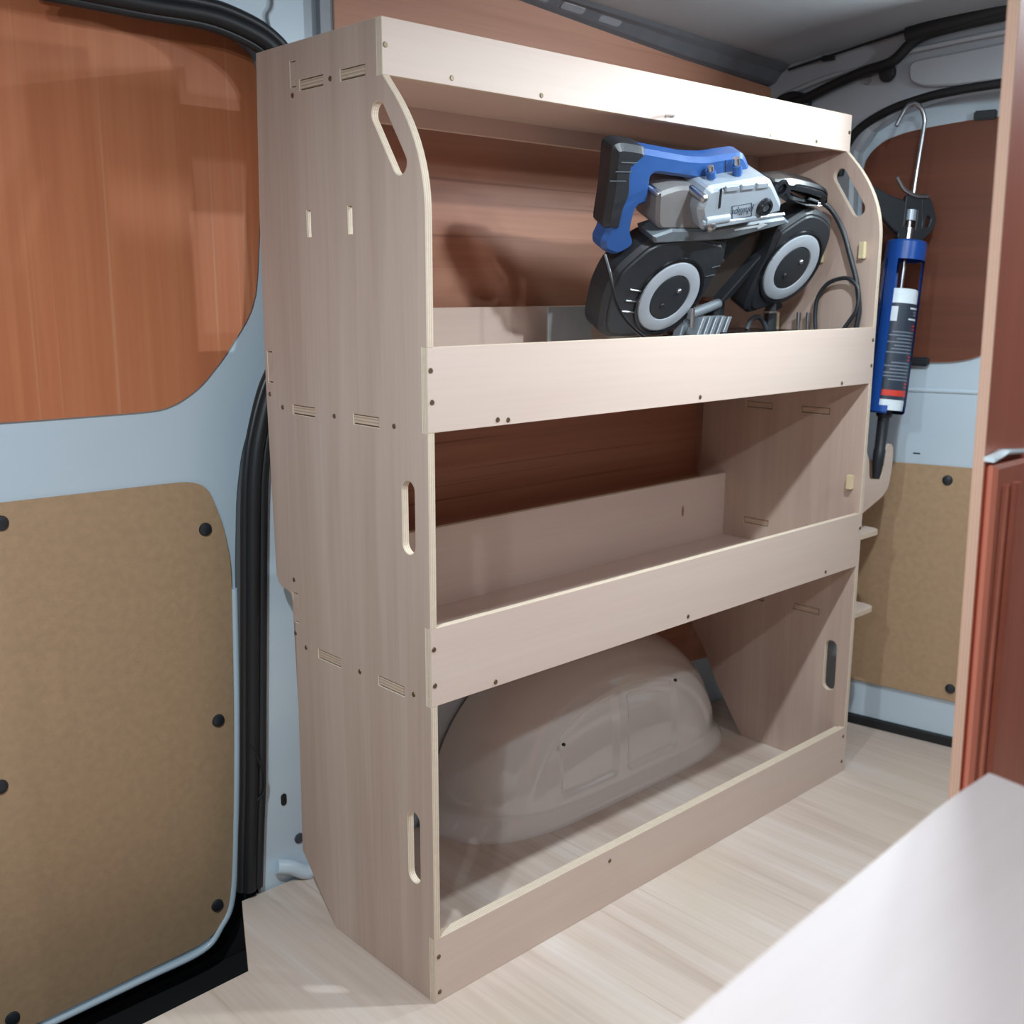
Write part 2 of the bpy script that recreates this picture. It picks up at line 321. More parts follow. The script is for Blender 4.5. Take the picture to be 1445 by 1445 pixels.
ceil = setting('ceiling', (0, 0, 1.66))
def ceil_z(x, y):
    s = max(0., min(1., (.40-y)/.5)); return 1.675-.034*max(x, -.2)+.035*(1-(1-s)**2)
bm = bmesh.new(); nx, ny = 40, 40; G = []
for i in range(nx+1):
    x = -1.5+i*(1.46+1.5)/nx
    G.append([bm.verts.new(Vector((x, .41-j*2.3/ny, ceil_z(x, .41-j*2.3/ny) - (.010 if (i in (24, 25, 26)) else 0)))*K) for j in range(ny+1)])
for i in range(nx):
    for j in range(ny): bm.faces.new((G[i][j], G[i+1][j], G[i+1][j+1], G[i][j+1]))
bmesh.ops.solidify(bm, geom=bm.faces[:], thickness=-.01*K)
bmesh.ops.recalc_face_normals(bm, faces=bm.faces)
mesh_obj('roof_skin', bm, ROOFW, ceil, Matrix(), True)
def topline(x): 
    P = [(-1.5, 1.66), (.167, 1.652), (.535, 1.645), (.832, 1.622), (1.091, 1.603), (1.6, 1.583)]
    for (a, b), (c, d) in zip(P, P[1:]):
        if x <= c: return b+(d-b)*(x-a)/(c-a)
    return P[-1][1]
bm = bmesh.new(); R = []
for i in range(31):
    x = -1.5+i*3.0/30; z0 = topline(x); z1 = ceil_z(x, .40)
    R.append([bm.verts.new(Vector(p)*K) for p in ((x, .466, z0+.004), (x, .452, z0-.004), (x, .438, z0+.002), (x, .420, (z0+z1)/2+.004), (x, .408, z1-.006), (x, .392, z1+.006))])
for A, B in zip(R, R[1:]):
    for j in range(5): bm.faces.new((A[j], B[j], B[j+1], A[j+1]))
bmesh.ops.solidify(bm, geom=bm.faces[:], thickness=.003*K); bmesh.ops.recalc_face_normals(bm, faces=bm.faces)
mesh_obj('roof_rail', bm, RAILM, ceil, Matrix())
for x in (.62, .72, .83, .94, 1.05, 1.16, 1.28):
    z0, z1 = topline(x), ceil_z(x, .40); fr = basis((1, -.0, -.05), (0, -.02, (z1-z0)/2+.004), (x, .428, (z0+z1)/2+.0))
    plate('rail_pressing', rrect(-.032, -.008, .032, .008, .006), fr, .004, RAILM, ceil)

wall_back = setting('wall_back', (.6, .47, 0))
AP = [(-.035, -.13), (-.036, .016)]+[(x+.012, z+(.006 if z > 1.4 else 0)) for x, z in SEAL[::-1]]+[(-1.5, 1.518), (-1.5, 1.70), (1.62, 1.70), (1.62, -.13)]
plate('body_side', AP, FY(.474), .010, WHITE, wall_back)
BP = [(.170, .42), (.9, .42), (.98, .25), (1.05, .16), (1.45, .13), (1.47, 1.580), (1.091, 1.600), (.832, 1.619), (.535, 1.642), (.170, 1.648)]
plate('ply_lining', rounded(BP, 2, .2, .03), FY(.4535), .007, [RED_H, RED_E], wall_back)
plate('pillar_trim_strip', rect(.144, .75, .171, 1.648), FY(.460), .012, RAILM, wall_back)
plate('access_hole', capsule((.020, .158), (.020, .170), .006), FY(.4685), .002, RUB, wall_back)
tube('sill_bead', [(-.005, .462, .040), (.02, .455, .032), (.05, .45, .012), (.075, .45, .008)], .014, WHITE, wall_back)
plate('plug_hole', circ(.049, .075, .010, 14), FY(.468), .004, DGREY, wall_back)
tube('wiring_loop', [(-.050, .452, .30), (-.040, .448, .27), (-.030, .446, .235), (-.032, .448, .205), (-.045, .452, .19)], .0022, RUB, wall_back)
# a pressed crease on the body above the door
tube('body_seam', [(.060, .468, 1.60), (.062, .466, 1.545), (.052, .466, 1.525), (.058, .467, 1.50)], .0022, RAILM, wall_back)

seal = thing('door_seal', 'black rubber seal running round the sliding door opening', 'seal', (-.05, .46, .02))
tube('seal_bulb', [(x, .461, z) for x, z in SEAL], .013, RUB, seal, sub=8)
tube('seal_lip', [(x+.018*(.3 if z > 1.4 else 1), .462, z+(.016 if z > 1.4 else 0)) for x, z in SEAL], .010, RUBR, seal, sub=8)
tube('seal_foot', [(x-.012*(.3 if z > 1.4 else 1), .468, z-(.013 if z > 1.4 else 0)) for x, z in SEAL], .008, RUBR, seal, sub=8)

door1 = setting('door_1', (-.5, .55, -.1))
plate('door_shell', rounded(SHELL_D, 2, .3, .02), FY(.562), .024, WHITE, door1, holes=[], bev=.006)
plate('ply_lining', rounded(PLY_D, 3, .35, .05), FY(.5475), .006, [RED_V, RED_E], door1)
plate('hardboard_lining', rounded(HB_D, 3, .35, .03), FY(.5475), .006, [HARD, HARD], door1)
for x, z in PLUG_D:
    lathe('trim_plug', [(0, .006), (.006, .0058), (.0105, .004), (.0120, .001), (.0120, 0)], BLACK, door1, basis((1, 0, 0), (0, 0, 1), (x, .5445, z)), 20)
tube('door_flange', [(-0.415, .546, -0.134), (-0.240, .546, -0.129), (-0.122, .546, -0.124), (-0.081, .546, -0.092), (-0.054, .546, -0.039), (-0.038, .546, 0.123), (-0.025, .546, 0.333), (-0.017, .546, 0.562)], .006, WHITE, door1)

tube('seal_backing', [(x+.010, .492, z) for x, z in SEAL2], .012, RUB, seal, sub=6)
tube('seal_backing', [(x-.001*(.2 if z > 1.4 else 1), .520, z-(.004 if z > 1.4 else 0)) for x, z in SEAL2], .012, RUB, seal, sub=6)

# rear end: header, corner pillar and rear door
rear = setting('wall_rear', (1.47, 0, 0))
HD = [(.466, -.06), (.466, 1.640), (.2, 1.66), (-1.9, 1.70), (-1.9, 1.50), (-.60, 1.512), (-.14, 1.512), (-.01, 1.510), (.055, 1.502), (.12, 1.484), (.175, 1.454), (.205, 1.410), (.212, 1.35), (.195, .9), (.165, .3), (.150, -.06)]
plate('rear_frame', HD, FX(1.475), .05, HEADW, rear, bev=.008)
plate('header_panel', rounded([(.086, 1.590), (-.50, 1.612), (-.50, 1.520), (-.02, 1.526), (.05, 1.532), (.084, 1.548)], 3, .4, .02), FX(1.444), .014, HEADW, rear, bev=.004)
tube('header_ridge', [(1.446, .40, 1.560), (1.444, .28, 1.585), (1.442, .12, 1.597), (1.440, .08, 1.612), (1.44, -.5, 1.63)], .006, HEADW, rear)
tube('opening_seal', [(1.449, .245, 1.36), (1.447, .235, 1.415), (1.446, .200, 1.460), (1.445, .13, 1.492), (1.444, .055, 1.508), (1.444, -.01, 1.515), (1.444, -.14, 1.519), (1.444, -.6, 1.52)], .010, RUB, rear)
box('threshold', (1.44, -1.0, -.03), (1.60, .20, -.012), STEP, rear)
lathe('grommet', [(0, .004), (.008, .004), (.010, 0)], RAILM, rear, basis((0, -1, 0), (0, 0, 1), (1.449, .190, 1.565)), 16)

har = thing('wiring_harness', 'black taped wiring loom clipped along the rear roof header', 'cable', (1.43, .40, 1.53))
tube('loom', [(1.435, .40, 1.535), (1.43, .34, 1.540), (1.428, .27, 1.560), (1.427, .19, 1.580), (1.426, .12, 1.592), (1.425, .07, 1.628), (1.424, .0, 1.642), (1.424, -.2, 1.652), (1.424, -.5, 1.66)], .012, RUB, har)
tube('upper_loom', [(1.425, .085, 1.640), (1.424, .0, 1.652), (1.424, -.2, 1.668), (1.424, -.5, 1.676)], .020, RUB, har)
plate('foam_pad', rounded([(.44, 1.50), (.43, 1.55), (.38, 1.565), (.33, 1.55), (.335, 1.50)], 3, .4, .02), FX(1.440), .03, RUB, har, bev=.006)
lathe('rubber_bung', [(0, .014), (.016, .012), (.020, .006), (.020, 0)], RUB, har, basis((0, -1, 0), (0, 0, 1), (1.44, .135, 1.572)), 18)
tube('thin_wire', [(1.43, .39, 1.612), (1.43, .30, 1.625), (1.428, .15, 1.645), (1.426, .05, 1.657)], .003, RUB, har)
box('wire_clip', (1.425, .27, 1.618), (1.44, .30, 1.630), RUB, har)

RP = (1.491, .139, 0); RT = (.17421743, -.98470721, 0)
FR = lambda off: basis(RT, (0, 0, 1), Vector(RP)+Vector((-.985, -.174, 0))*off)
door2 = setting('door_2', (1.5, .1, 0))
plate('door_shell', rounded([(-.14, .02), (.75, .02), (.75, 1.53), (-.14, 1.53)], 3, .3, .1), FR(-.017), .03, WHITE, door2, bev=.004)
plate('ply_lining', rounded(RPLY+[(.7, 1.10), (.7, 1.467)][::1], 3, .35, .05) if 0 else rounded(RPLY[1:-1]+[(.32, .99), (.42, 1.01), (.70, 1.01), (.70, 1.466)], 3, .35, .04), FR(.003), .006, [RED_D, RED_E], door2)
plate('hardboard_lining', [(-.10, .118), (.70, .114), (.70, .698), (-.10, .684)], FR(.003), .006, [HARD, HARD], door2)
plate('lower_rubber', rect(-.12, -.004, .75, .022), FR(.004), .008, RUB, door2)
for x, z in ((.189, .656), (.238, .148)):
    lathe('trim_plug', [(0, .006), (.006, .0058), (.0105, .004), (.0120, .001), (.0120, 0)], BLACK, door2, FR(.006) @ T(x, z, 0), 20)
for x, z in ((.101, .930), (.201, 1.470)):
    box('lining_clip', (x-.024, z-.010, .003), (x+.024, z+.010, .014), BLACK, door2, .003, FR(0))
plate('slot_hole', capsule((.104, .712), (.118, .712), .0016), FR(-.0012), .002, RUB, door2)
tube('door_swage', [Vector(RP)+Vector(RT)*t+Vector((-.985, -.174, 0))*(-.004)+Vector((0, 0, .86+.02*t)) for t in (-.1, .1, .3, .6)], .006, WHITE, door2)

# wheel arch
arch = thing('wheel_arch', 'glossy grey painted wheel arch bulging into the bottom bay', 'wheel arch', (.76, .35, 0))
CX, AWL, AWR, AH, DEP = .755, .400, .455, .342, .198
def sm(a, b, x): t = max(0., min(1., (x-a)/(b-a))); return t*t*(3-2*t)
def arch_pt(r, f):
    c, s = math.cos(f), math.sin(f); p = 2.15
    q = (abs(c)**p+abs(s)**p)**(-1/p)
    x, z = CX+(AWR if c > 0 else AWL)*r*q*c, AH*r*q*s
    y = .462-DEP*(1-r**5.5)**.55
    fl = (1-sm(0, .05, z))                              # flange spreading onto the floor
    y -= .012*fl; x += math.copysign(.03, c)*fl*sm(.6, 1, r)
    d = 0                                               # pressed panels on the flat face
    for a, b, top in ((.385, .520, .60), (.560, .725, .68), (.765, .930, .66)):
        d += sm(a-.008, a+.008, x)*(1-sm(b-.008, b+.008, x))*sm(.052, .068, z)*(1-sm(top-.02, top+.03, r))
    ridge = sm(.70, .74, r)*(1-sm(.80, .86, r))*sm(.05, .10, z)
    return (x, y+.0095*d-.005*ridge, z)
bm = bmesh.new(); NR, NF = 110, 240; rows = []
for i in range(NR+1):
    r = 1-(i/NR)**1.15*.999
    rows.append([bm.verts.new(Vector(arch_pt(r, math.pi*j/NF))*K) for j in range(NF+1)])
for A, B in zip(rows, rows[1:]):
    for j in range(NF): bm.faces.new((A[j], A[j+1], B[j+1], B[j]))
bmesh.ops.recalc_face_normals(bm, faces=bm.faces)
mesh_obj('arch_pressing', bm, ARCHM, arch, Matrix(), True)
for x, z in ((.556, .178), (.918, .225)):
    plate('drain_hole', circ(x, z, .0035, 10), FY(.2655), .006, RUB, arch)

# ------------------------------------------------------------------ shelving unit
W = 1.22
unit = thing('shelving_unit', 'tall pale plywood van racking with three open bays beside the sliding door', 'shelf', (W/2, .2, 0))
FRONT = [(.012, 0), (.012, .110), (0, .110), (0, .4923), (.012, .4923), (.012, .6124), (0, .6124), (0, .898), (.012, .898), (.012, 1.0167), (0, 1.0167), (0, 1.19)]
ARC = [(.001+(.0894-.001)*(1-math.cos(t)), 1.19+.1906*math.sin(t)) for t in [math.pi/2*k/14 for k in range(1, 14)]]
ARC = [(.0905*(k/14)**2.1, 1.19+.1906*(k/14)**.95) for k in range(1, 14)]
TOPE = [(.0894, 1.3806), (.1014, 1.3806), (.1014, 1.4548), (.4192, 1.4548), (.4300, 1.2145), (.4332, .94)]
LBACK = [(.4256, .61), (.4200, .598), (.410, .591), (.392, .589), (.380, .584), (.372, .572), (.3697, .559), (.3712, .379), (.3761, .107), (.2735, 0)]
RBACK = [(.4380, .62), (.4440, .25), (.411, .212), (.362, .120), (.2775, 0)]
def slots(tabs, rails):
    return [rect(a-.0018, z-.0078, b+.0018, z+.0078) for a, b, z in tabs]+[rect(y-.0078, a-.0018, y+.0078, b+.0018) for y, a, b in rails]
LT = [(.2353, .2953, 1.392), (.131, .188, 1.392), (.288, .349, .9025), (.117, .178, .9025), (.237, .299, .4985), (.067, .129, .4985)]
LR = [(.3145, 1.393, 1.427), (.4165, .943, .991), (.3665, .539, .5876)]
H1 = capsule((.054, 1.262), (.101, 1.332), .0155); H2 = capsule((.0475, .731), (.0475, .810), .0150); H3 = capsule((.0475, .203), (.0475, .293), .0150)
EMPTY = [rect(.1690, 1.173, .1805, 1.2125), rect(.279, 1.172, .290, 1.212)]
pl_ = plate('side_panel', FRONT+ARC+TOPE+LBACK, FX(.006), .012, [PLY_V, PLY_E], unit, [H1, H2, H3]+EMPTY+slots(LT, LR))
for a, b, z in LT: plate('shelf_tab', rrect(a, -.006, b, .006, .002), basis((0, 1, 0), (-1, 0, 0), (0, 0, z)), .011, TAB, unit, bev=.0005, z0=-.0055) if 0 else box('shelf_tab', (.0002, a, z-.006), (.0118, b, z+.006), TAB, unit, .0006)
for y, a, b in LR: box('rail_tab', (.0002, y-.006, a), (.0118, y+.006, b), PLY_V, unit, .0006)
RTT = [(.24, .307, .830), (.091, .16, .830), (.235, .300, .551), (.062, .13, .551), (.235, .30, .367), (.085, .151, .367)]
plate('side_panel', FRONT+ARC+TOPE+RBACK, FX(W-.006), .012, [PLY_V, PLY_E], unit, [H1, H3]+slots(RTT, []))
for a, b, z in RTT: box('bracket_tab', (W-.0112, a, z-.006), (W-.0008, b, z+.006), TAB, unit, .0006)
for y, z0, z1 in ((.033, 1.159, 1.194), (.134, 1.152, 1.186), (.025, .665, .696)): box('peg', (W-.026, y-.006, z0), (W-.012, y+.006, z1), PALEW, unit, .001)
for k, (z0, z1, y) in enumerate(((1.3806, 1.4548, .0954), (.898, 1.0167, .006), (.4923, .6124, .006), (0, .110, .006))):
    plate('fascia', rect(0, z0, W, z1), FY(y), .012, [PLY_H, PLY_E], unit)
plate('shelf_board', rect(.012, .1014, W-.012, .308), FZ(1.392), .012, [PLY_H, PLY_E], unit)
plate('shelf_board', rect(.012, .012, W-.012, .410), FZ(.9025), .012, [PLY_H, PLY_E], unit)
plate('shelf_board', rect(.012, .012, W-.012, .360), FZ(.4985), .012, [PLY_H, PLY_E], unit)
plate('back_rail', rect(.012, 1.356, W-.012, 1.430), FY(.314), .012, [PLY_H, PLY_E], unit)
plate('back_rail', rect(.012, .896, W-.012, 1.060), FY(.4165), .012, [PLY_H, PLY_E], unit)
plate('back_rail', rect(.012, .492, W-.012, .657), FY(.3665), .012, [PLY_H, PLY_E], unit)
plate('wood_knot', circ(1.045, .585, .004, 14, .013), FY(.3603), .0008, plain('knot_brown', (150, 118, 98), .6, 0, 0, 800, 0, .25), unit, bev=.0001)
plate('kick_batten', rect(.012, .075, W-.012, .106), FY(.018), .012, [PLY_H, PLY_E], unit)
SL = [(.317, 1.380), (.215, 1.391), (.421, .922), (.382, .903), (.231, .902), (.078, .901), (.368, .612), (.370, .517), (.338, .499), (.181, .499), (.042, .501)]
for y, z in SL: screw(unit, basis((0, 0, 1), (0, 1, 0), (-.0004, y, z)))
SF = [(.006, .985), (.008, .941), (.131, .907), (.152, .905), (.616, .908), (1.095, .905), (1.210, .990), (1.211, .936),
      (.006, .581), (.007, .525), (.127, .500), (.606, .504), (1.080, .503), (1.213, .579), (.008, .079), (.009, .017), (.404, .088), (1.205, .089), (1.206, .027)]
for x, z in SF: screw(unit, basis((1, 0, 0), (0, 0, 1), (x, -.0004, z)))
for x, z in ((.006, 1.419), (.123, 1.391), (.303, 1.388), (.926, 1.388), (1.088, 1.390), (1.213, 1.419)): screw(unit, basis((1, 0, 0), (0, 0, 1), (x, .089, z)))
tube('protruding_nail', [(.606, .092, 1.390), (.604, .070, 1.387)], .0028, STEEL, unit, False)
# gun holder and two ledges on the far side
JH = [(1.2205, .588), (1.262, .600), (1.350, .628), (1.376, .648), (1.386, .700), (1.384, .738), (1.374, .749), (1.360, .748), (1.345, .735), (1.346, .684), (1.334, .671), (1.284, .676), (1.278, .72), (1.262, .745), (1.2205, .745)]
plate('nozzle_hook', rounded(JH, 3, .3, .012), FY(.030), .012, [PLY_H, PLY_E], unit)
UH = [(1.2205, 1.07), (1.40, 1.075), (1.440, 1.110), (1.448, 1.160), (1.430, 1.165), (1.41, 1.14), (1.36, 1.14), (1.2205, 1.165)]
plate('barrel_hook', rounded(UH, 3, .35, .02), FY(.100), .012, [PLY_H, PLY_E], unit)
for z in (.551, .367):
    plate('side_ledge', rounded([(1.2205, .012), (1.322, .012), (1.334, .03), (1.334, .31), (1.2205, .31)], 2, .3, .012), FZ(z), .012, [PLY_H, PLY_E], unit)

# ------------------------------------------------------------------ portable band saw on its stand
saw = thing('band_saw', 'blue and silver portable band saw with black wheel guards on top shelf', 'saw', (.85, .22, .909))
PO = Vector((.85, .19, 1.05)); Nn = Vector((-.1, -.865, -.49)).normalized(); Uu = Vector((1, 0, 0)); Uu = (Uu-Nn*Uu.dot(Nn)).normalized(); Vv = Nn.cross(Uu)
FS = basis(Uu, Vv, PO)                               # local (u, v, w), w out of the saw's face
def sp(u, v, w_=0): return PO+Uu*u+Vv*v+Nn*w_
for G_ in (GL, GR):
    gname = 'wheel_guard'
    g = plate(gname, rounded(G_, 3, .35, .02), FS, .060, BLACK, saw, bev=.008, z0=-.060)
    inset = [(sum(p[0] for p in G_)/len(G_)*.10+q[0]*.90, sum(p[1] for p in G_)/len(G_)*.10+q[1]*.90) for q in G_]
    plate('guard_face', rounded(inset, 3, .35, .02), FS, .007, BLACK, g, bev=.003, z0=-.003)
for (cx, cy), G_ in ((WL[0], 0), (WR[0], 1)):
    cx += .002; cy += .003
    lathe('wheel_ring', [(.047, .0035), (.049, .008), (.061, .0095), (.073, .007), (.075, .003)], RING, saw, FS @ T(cx, cy, 0), 48)
    lathe('wheel_lip', [(.078, .004), (.079, .0075), (.083, .0075), (.084, .003)], BLACKG, saw, FS @ T(cx, cy, 0), 48)
    lathe('wheel_hub', [(0, .0090), (.034, .0090), (.046, .0075), (.0480, .003)], BLACK, saw, FS @ T(cx, cy, 0), 40)
    for a in (50, 230):
        lathe('hub_bolt', [(0, .0125), (.004, .0125), (.0052, .011), (.0052, .008)], STEEL if a == 50 else RUB, saw, FS @ T(cx+.022*math.cos(math.radians(a)), cy+.022*math.sin(math.radians(a)), 0), 12)
for k in range(3):
    a, b = RIBS[2*k], RIBS[2*k+1]; tube('guard_rib', [sp(*a, .005), sp(*b, .005)], .0014, STEEL, saw, False)
for a, b in (((.135, .150), (.165, .158)), ((.130, .130), (.158, .136)), ((-.028, .100), (-.008, .106)), ((-.034, .080), (-.012, .086))):
    tube('guard_rib', [sp(*a, .005), sp(*b, .005)], .0010, DGREY, saw, False)
plate('frame_beam', BEAM, FS, .055, plain('dusty_steel_beam', (112, 120, 126), .5, .2, 0, 200, 0, .25), saw, bev=.004, z0=-.045)
AR = [(-.025, .186), (.036, .1995), (.034, .2045), (.060, .2035), (.038, .1915), (.037, .1955), (-.024, .182)]
plate('arrow_decal', AR, FS, .0010, WPRINT, saw, bev=.0001, z0=.0102)
plate('motor_housing', rounded(BODY, 3, .3, .012), FS, .105, SILV, saw, bev=.010, z0=-.070)
plate('motor_cap', rounded(CAP, 3, .3, .02), FS, .075, TAUPE, saw, bev=.006, z0=-.070)
plate('housing_rib', [(-.150, .204), (-.130, .203), (.058, .241), (.064, .236), (-.105, .194), (-.145, .194)], FS, .006, SILV, saw, bev=.004, z0=.032)
for k in range(3):
    x0 = -.128+.038*k; y0 = .262+.0075*k
    plate('vent_rib', [(x0, y0), (x0+.030, y0+.006), (x0+.024, y0+.017), (x0-.006, y0+.011)], FS, .006, SILV, saw, bev=.002, z0=.033)
plate('housing_slot', [(-.142, .266), (-.138, .267), (-.120, .232), (-.124, .230)], FS, .002, RUB, saw, bev=.0003, z0=.0345)
kx, ky = KNOB[0]
lathe('speed_dial', [(.009, .036), (.010, .044), (.015, .044), (.017, .040), (.018, .034)], BLACKG, saw, FS @ T(kx, ky, 0), 28)
lathe('dial_cap', [(0, .041), (.007, .042), (.0095, .040), (.0095, .034)], DGREY, saw, FS @ T(kx, ky, 0), 20)
for (x, y), r in zip(BOLT, (.008, .010, .006)):
    lathe('housing_bolt', [(0, .044), (r*.5, .044), (r, .040), (r, .0)], STEEL, saw, FS @ T(x, y, 0 if r != .006 else -.03), 16)
tube('housing_boss', [sp(-.140, .202, .030), sp(-.085, .214, .030)], .011, SILV, saw, False)
# maker's plate: the lettering stands upside down because the machine is inverted
lx0, ly0, ldx, ldy = LOGO[0][0], LOGO[0][1], Vector((LOGO[1][0]-LOGO[0][0], LOGO[1][1]-LOGO[0][1])), Vector((LOGO[3][0]-LOGO[0][0], LOGO[3][1]-LOGO[0][1]))
c0 = Vector(LOGO[0]); q4 = [c0, c0+ldx, c0+ldx+ldy, c0+ldy]
cen = sum(q4, Vector((0, 0)))/4
inner = [cen+(p-cen)*.94 for p in q4]
plate('name_plate_border', [tuple(p) for p in q4], FS, .0008, INK, saw, holes=[[tuple(p) for p in inner]], bev=.0001, z0=.0351)
tcu = bpy.data.curves.new('lettering', 'FONT'); tcu.body = 'phillips'; tcu.align_x = 'CENTER'; tcu.align_y = 'CENTER'; tcu.size = ldy.length*.66*K; tcu.extrude = .0003*K
me = curve_mesh(tcu); me.name = 'lettering'; me.materials.clear(); me.materials.append(INK)
X3 = -(Uu*ldx.x+Vv*ldx.y); Y3 = (Uu*ldy.x+Vv*ldy.y)
Y3 = (Y3-X3.normalized()*Y3.dot(X3.normalized()))
link(bpy.data.objects.new('lettering', me), saw, basis(X3, Y3, sp(cen.x, cen.y, .0356)))
# handle
plate('handle_frame', rounded(HAND, 3, .35, .014), FS, .042, BLUE, saw, bev=.008, z0=-.050)
plate('handle_grip', rounded(GRIP, 3, .35, .014), FS, .050, BLACK, saw, bev=.010, z0=-.054)
for k in range(3): 
    y = .235+.017*k; tube('grip_groove', [sp(-.366+.004*k, y, -.0038), sp(-.330+.004*k, y+.004, -.0038)], .0012, DGREY, saw, False)
for k in (0, 1):
    a, b = POST[2*k], POST[2*k+1]; tube('handle_post', [sp(*a, .008), sp(a[0]*.55+b[0]*.45, a[1]*.55+b[1]*.45, .006)], .009, BLUE, saw, False)
    tube('handle_screw', [sp(a[0]*.55+b[0]*.45, a[1]*.55+b[1]*.45, .006), sp(a[0]*.2+b[0]*.8, a[1]*.2+b[1]*.8, .004)], .006, STEEL, saw, False)
for u in (-.112, -.088): tube('handle_seam', [sp(u, .304, -.0078), sp(u+.022, .268, -.0078)], .0012, BLACK, saw, False)
FHH = [(.092, .281), (.157, .279), (.190, .275), (.196, .262), (.150, .259), (.098, .266)]
plate('front_handle', rounded(FH, 3, .35, .016), FS, .050, BLACKG, saw, holes=[rounded(FHH, 2, .3, .01)], bev=.009, z0=-.045)
tube('front_handle_bar', [sp(.085, .276, -.018), sp(.13, .2745, -.014), (sp(.195, .268, -.018))], .009, BLACKG, saw)
lathe('front_handle_cap', [(0, .004), (.006, .004), (.011, .002), (.011, .008), (.016, .008), (.018, .003)], BLACKG, saw, FS @ T(.050, .276, .004), 24)
for k in (0, 1): tube('front_handle_clip', [sp(.155, .271-.012*k+.004, .001), sp(.185, .268-.012*k+.004, .001)], .003, DGREY, saw, False)
# pivot arm and stand
ARM2 = [(.000, .146), (.108, .163), (.112, .120), (.120, .020), (.112, .000), (.040, .004), (.012, .045), (.035, .058)]
ARMp = [(.003, .152), (.165, .178), (.150, .128), (.092, .030), (.077, .010), (.000, .010), (-.004, .062), (.020, .075)]
plate('stand_arm', rounded(ARMp, 2, .3, .008), FS, .012, plain('brown_black_steel', (84, 74, 68), .45, .2), saw, bev=.002, z0=-.055)
plate('arm_web', [(.020, .150), (.085, .158), (.048, .092), (.034, .092)], FS, .004, RUB, saw, bev=.0005, z0=-.042)
lathe('arm_bolt', [(0, .006), (.005, .006), (.006, 0)], STEEL, saw, FS @ T(.041, .098, -.040), 12)
plate('arm_channel', [(.150, .170), (.165, .172), (.105, .030), (.088, .015), (.076, .012)], FS, .03, BLACK, saw, bev=.002, z0=-.050)
box('stand_base', (.86, .13, .909), (1.165, .30, 1.000), BLACK, saw, .006)
plate('stand_table', rrect(.895, .120, 1.160, .315, .02), FZ(1.004), .010, BLACKG, saw, bev=.003)
tube('stand_post', [(.965, .235, 1.0), (.965, .235, 1.07)], .022, BLACK, saw, False)
tube('post_collar', [(.965, .235, 1.012), (.965, .235, 1.024)], .026, STEEL, saw, False)
tube('clamp_spindle', [(1.122, .20, 1.0), (1.122, .20, 1.046)], .014, BLACK, saw, False)
tube('clamp_cap', [(1.122, .20, 1.046), (1.122, .20, 1.066)], .012, DGREY, saw, False)
tube('clamp_ring', [(1.122, .20, 1.044), (1.122, .20, 1.048)], .0148, STEEL, saw, False)
tube('clamp_arch', [(1.035, .20, 1.01), (1.05, .20, 1.03), (1.075, .20, 1.036), (1.095, .20, 1.026), (1.11, .2, 1.008)], .005, DGREY, saw)
# vice jaw with slanted teeth
for k in range(5):
    plate('vice_tooth', [(.812+.021*k, 1.000), (.824+.021*k, 1.000), (.846+.021*k, 1.040), (.834+.021*k, 1.040)], FY(.178), .03, VICE, saw, bev=.001)
plate('vice_jaw', [(.800, 1.000), (.925, 1.000), (.950, 1.041), (.815, 1.041)], FY(.205), .02, VICE, saw, bev=.001)
box('vice_block', (.78, .17, .909), (.92, .26, .999), DGREY, saw, .003)
tube('vice_bar', [(.815, .185, 1.045), (.93, .20, 1.066)], .010, VICE, saw, False)
tube('vice_screw', [(.806, .170, 1.02), (.806, .170, 1.058)], .005, STEEL, saw, False)
tube('vice_handle', [(1.135, .22, 1.045), (1.19, .225, 1.058), (1.196, .225, 1.060)], .007, BLACK, saw, False)
plate('stand_back_plate', rrect(.575, .909, .70, 1.060, .006), FY(.345), .004, TAUPE, saw)
# flexes
tube('power_flex', [(.531, .158, 1.155), (.535, .145, 1.113), (.540, .140, 1.080), (.560, .135, 1.045), (.600, .130, 1.015), (.66, .125, .985), (.72, .12, .93)], .0036, BLACKG, saw)
tube('flex_end', [(1.075, .135, 1.30), (1.12, .135, 1.293), (1.16, .125, 1.282), (1.185, .105, 1.262), (1.190, .078, 1.221), (1.190, .056, 1.167), (1.190, .038, 1.118), (1.190, .028, 1.073), (1.190, .026, 1.04), (1.188, .034, .99), (1.186, .05, .93)], .0055, BLACK, saw)
tube('flex_loop', [(1.180, .118, .93), (1.183, .122, .998), (1.185, .127, 1.04), (1.186, .124, 1.077), (1.186, .108, 1.102), (1.186, .088, 1.114), (1.186, .060, 1.119), (1.186, .042, 1.112), (1.186, .028, 1.093), (1.182, .026, 1.055), (1.180, .042, 1.028), (1.175, .058, 1.0), (1.17, .08, .95), (1.165, .11, .918)], .0045, BLACK, saw)

case = thing('tool_case', 'low black plastic case behind the shelf lip beside the saw stand', 'case', (1.13, .07, .909))
box('case_body', (1.110, .055, .909), (1.160, .118, 1.002), BLACK, case, .004)
box('case_latch', (1.125, .050, .985), (1.150, .055, .998), DGREY, case, .001)
off = box('wood_offcut', (1.178, .22, .909), (1.190, .245, 1.045), PALEW, None, .001)
off['label'] = 'small pale wooden stick standing upright in the shelf corner'; off['category'] = 'wood'
for k, (x, y) in enumerate(((1.188, .170), (1.194, .150))):
    t = thing('drill_bit', 'shiny metal bit standing nearer the wooden stick' if k == 0 else 'shiny metal bit standing nearer the coiled flex', 'bit', (x, y, .909))
    tube('bit_shank', [(x, y, .909), (x, y, 1.026)], .0035, STEEL, t, False)
    tube('bit_head', [(x, y, 1.026), (x, y, 1.045)], .005, STEEL, t, False)

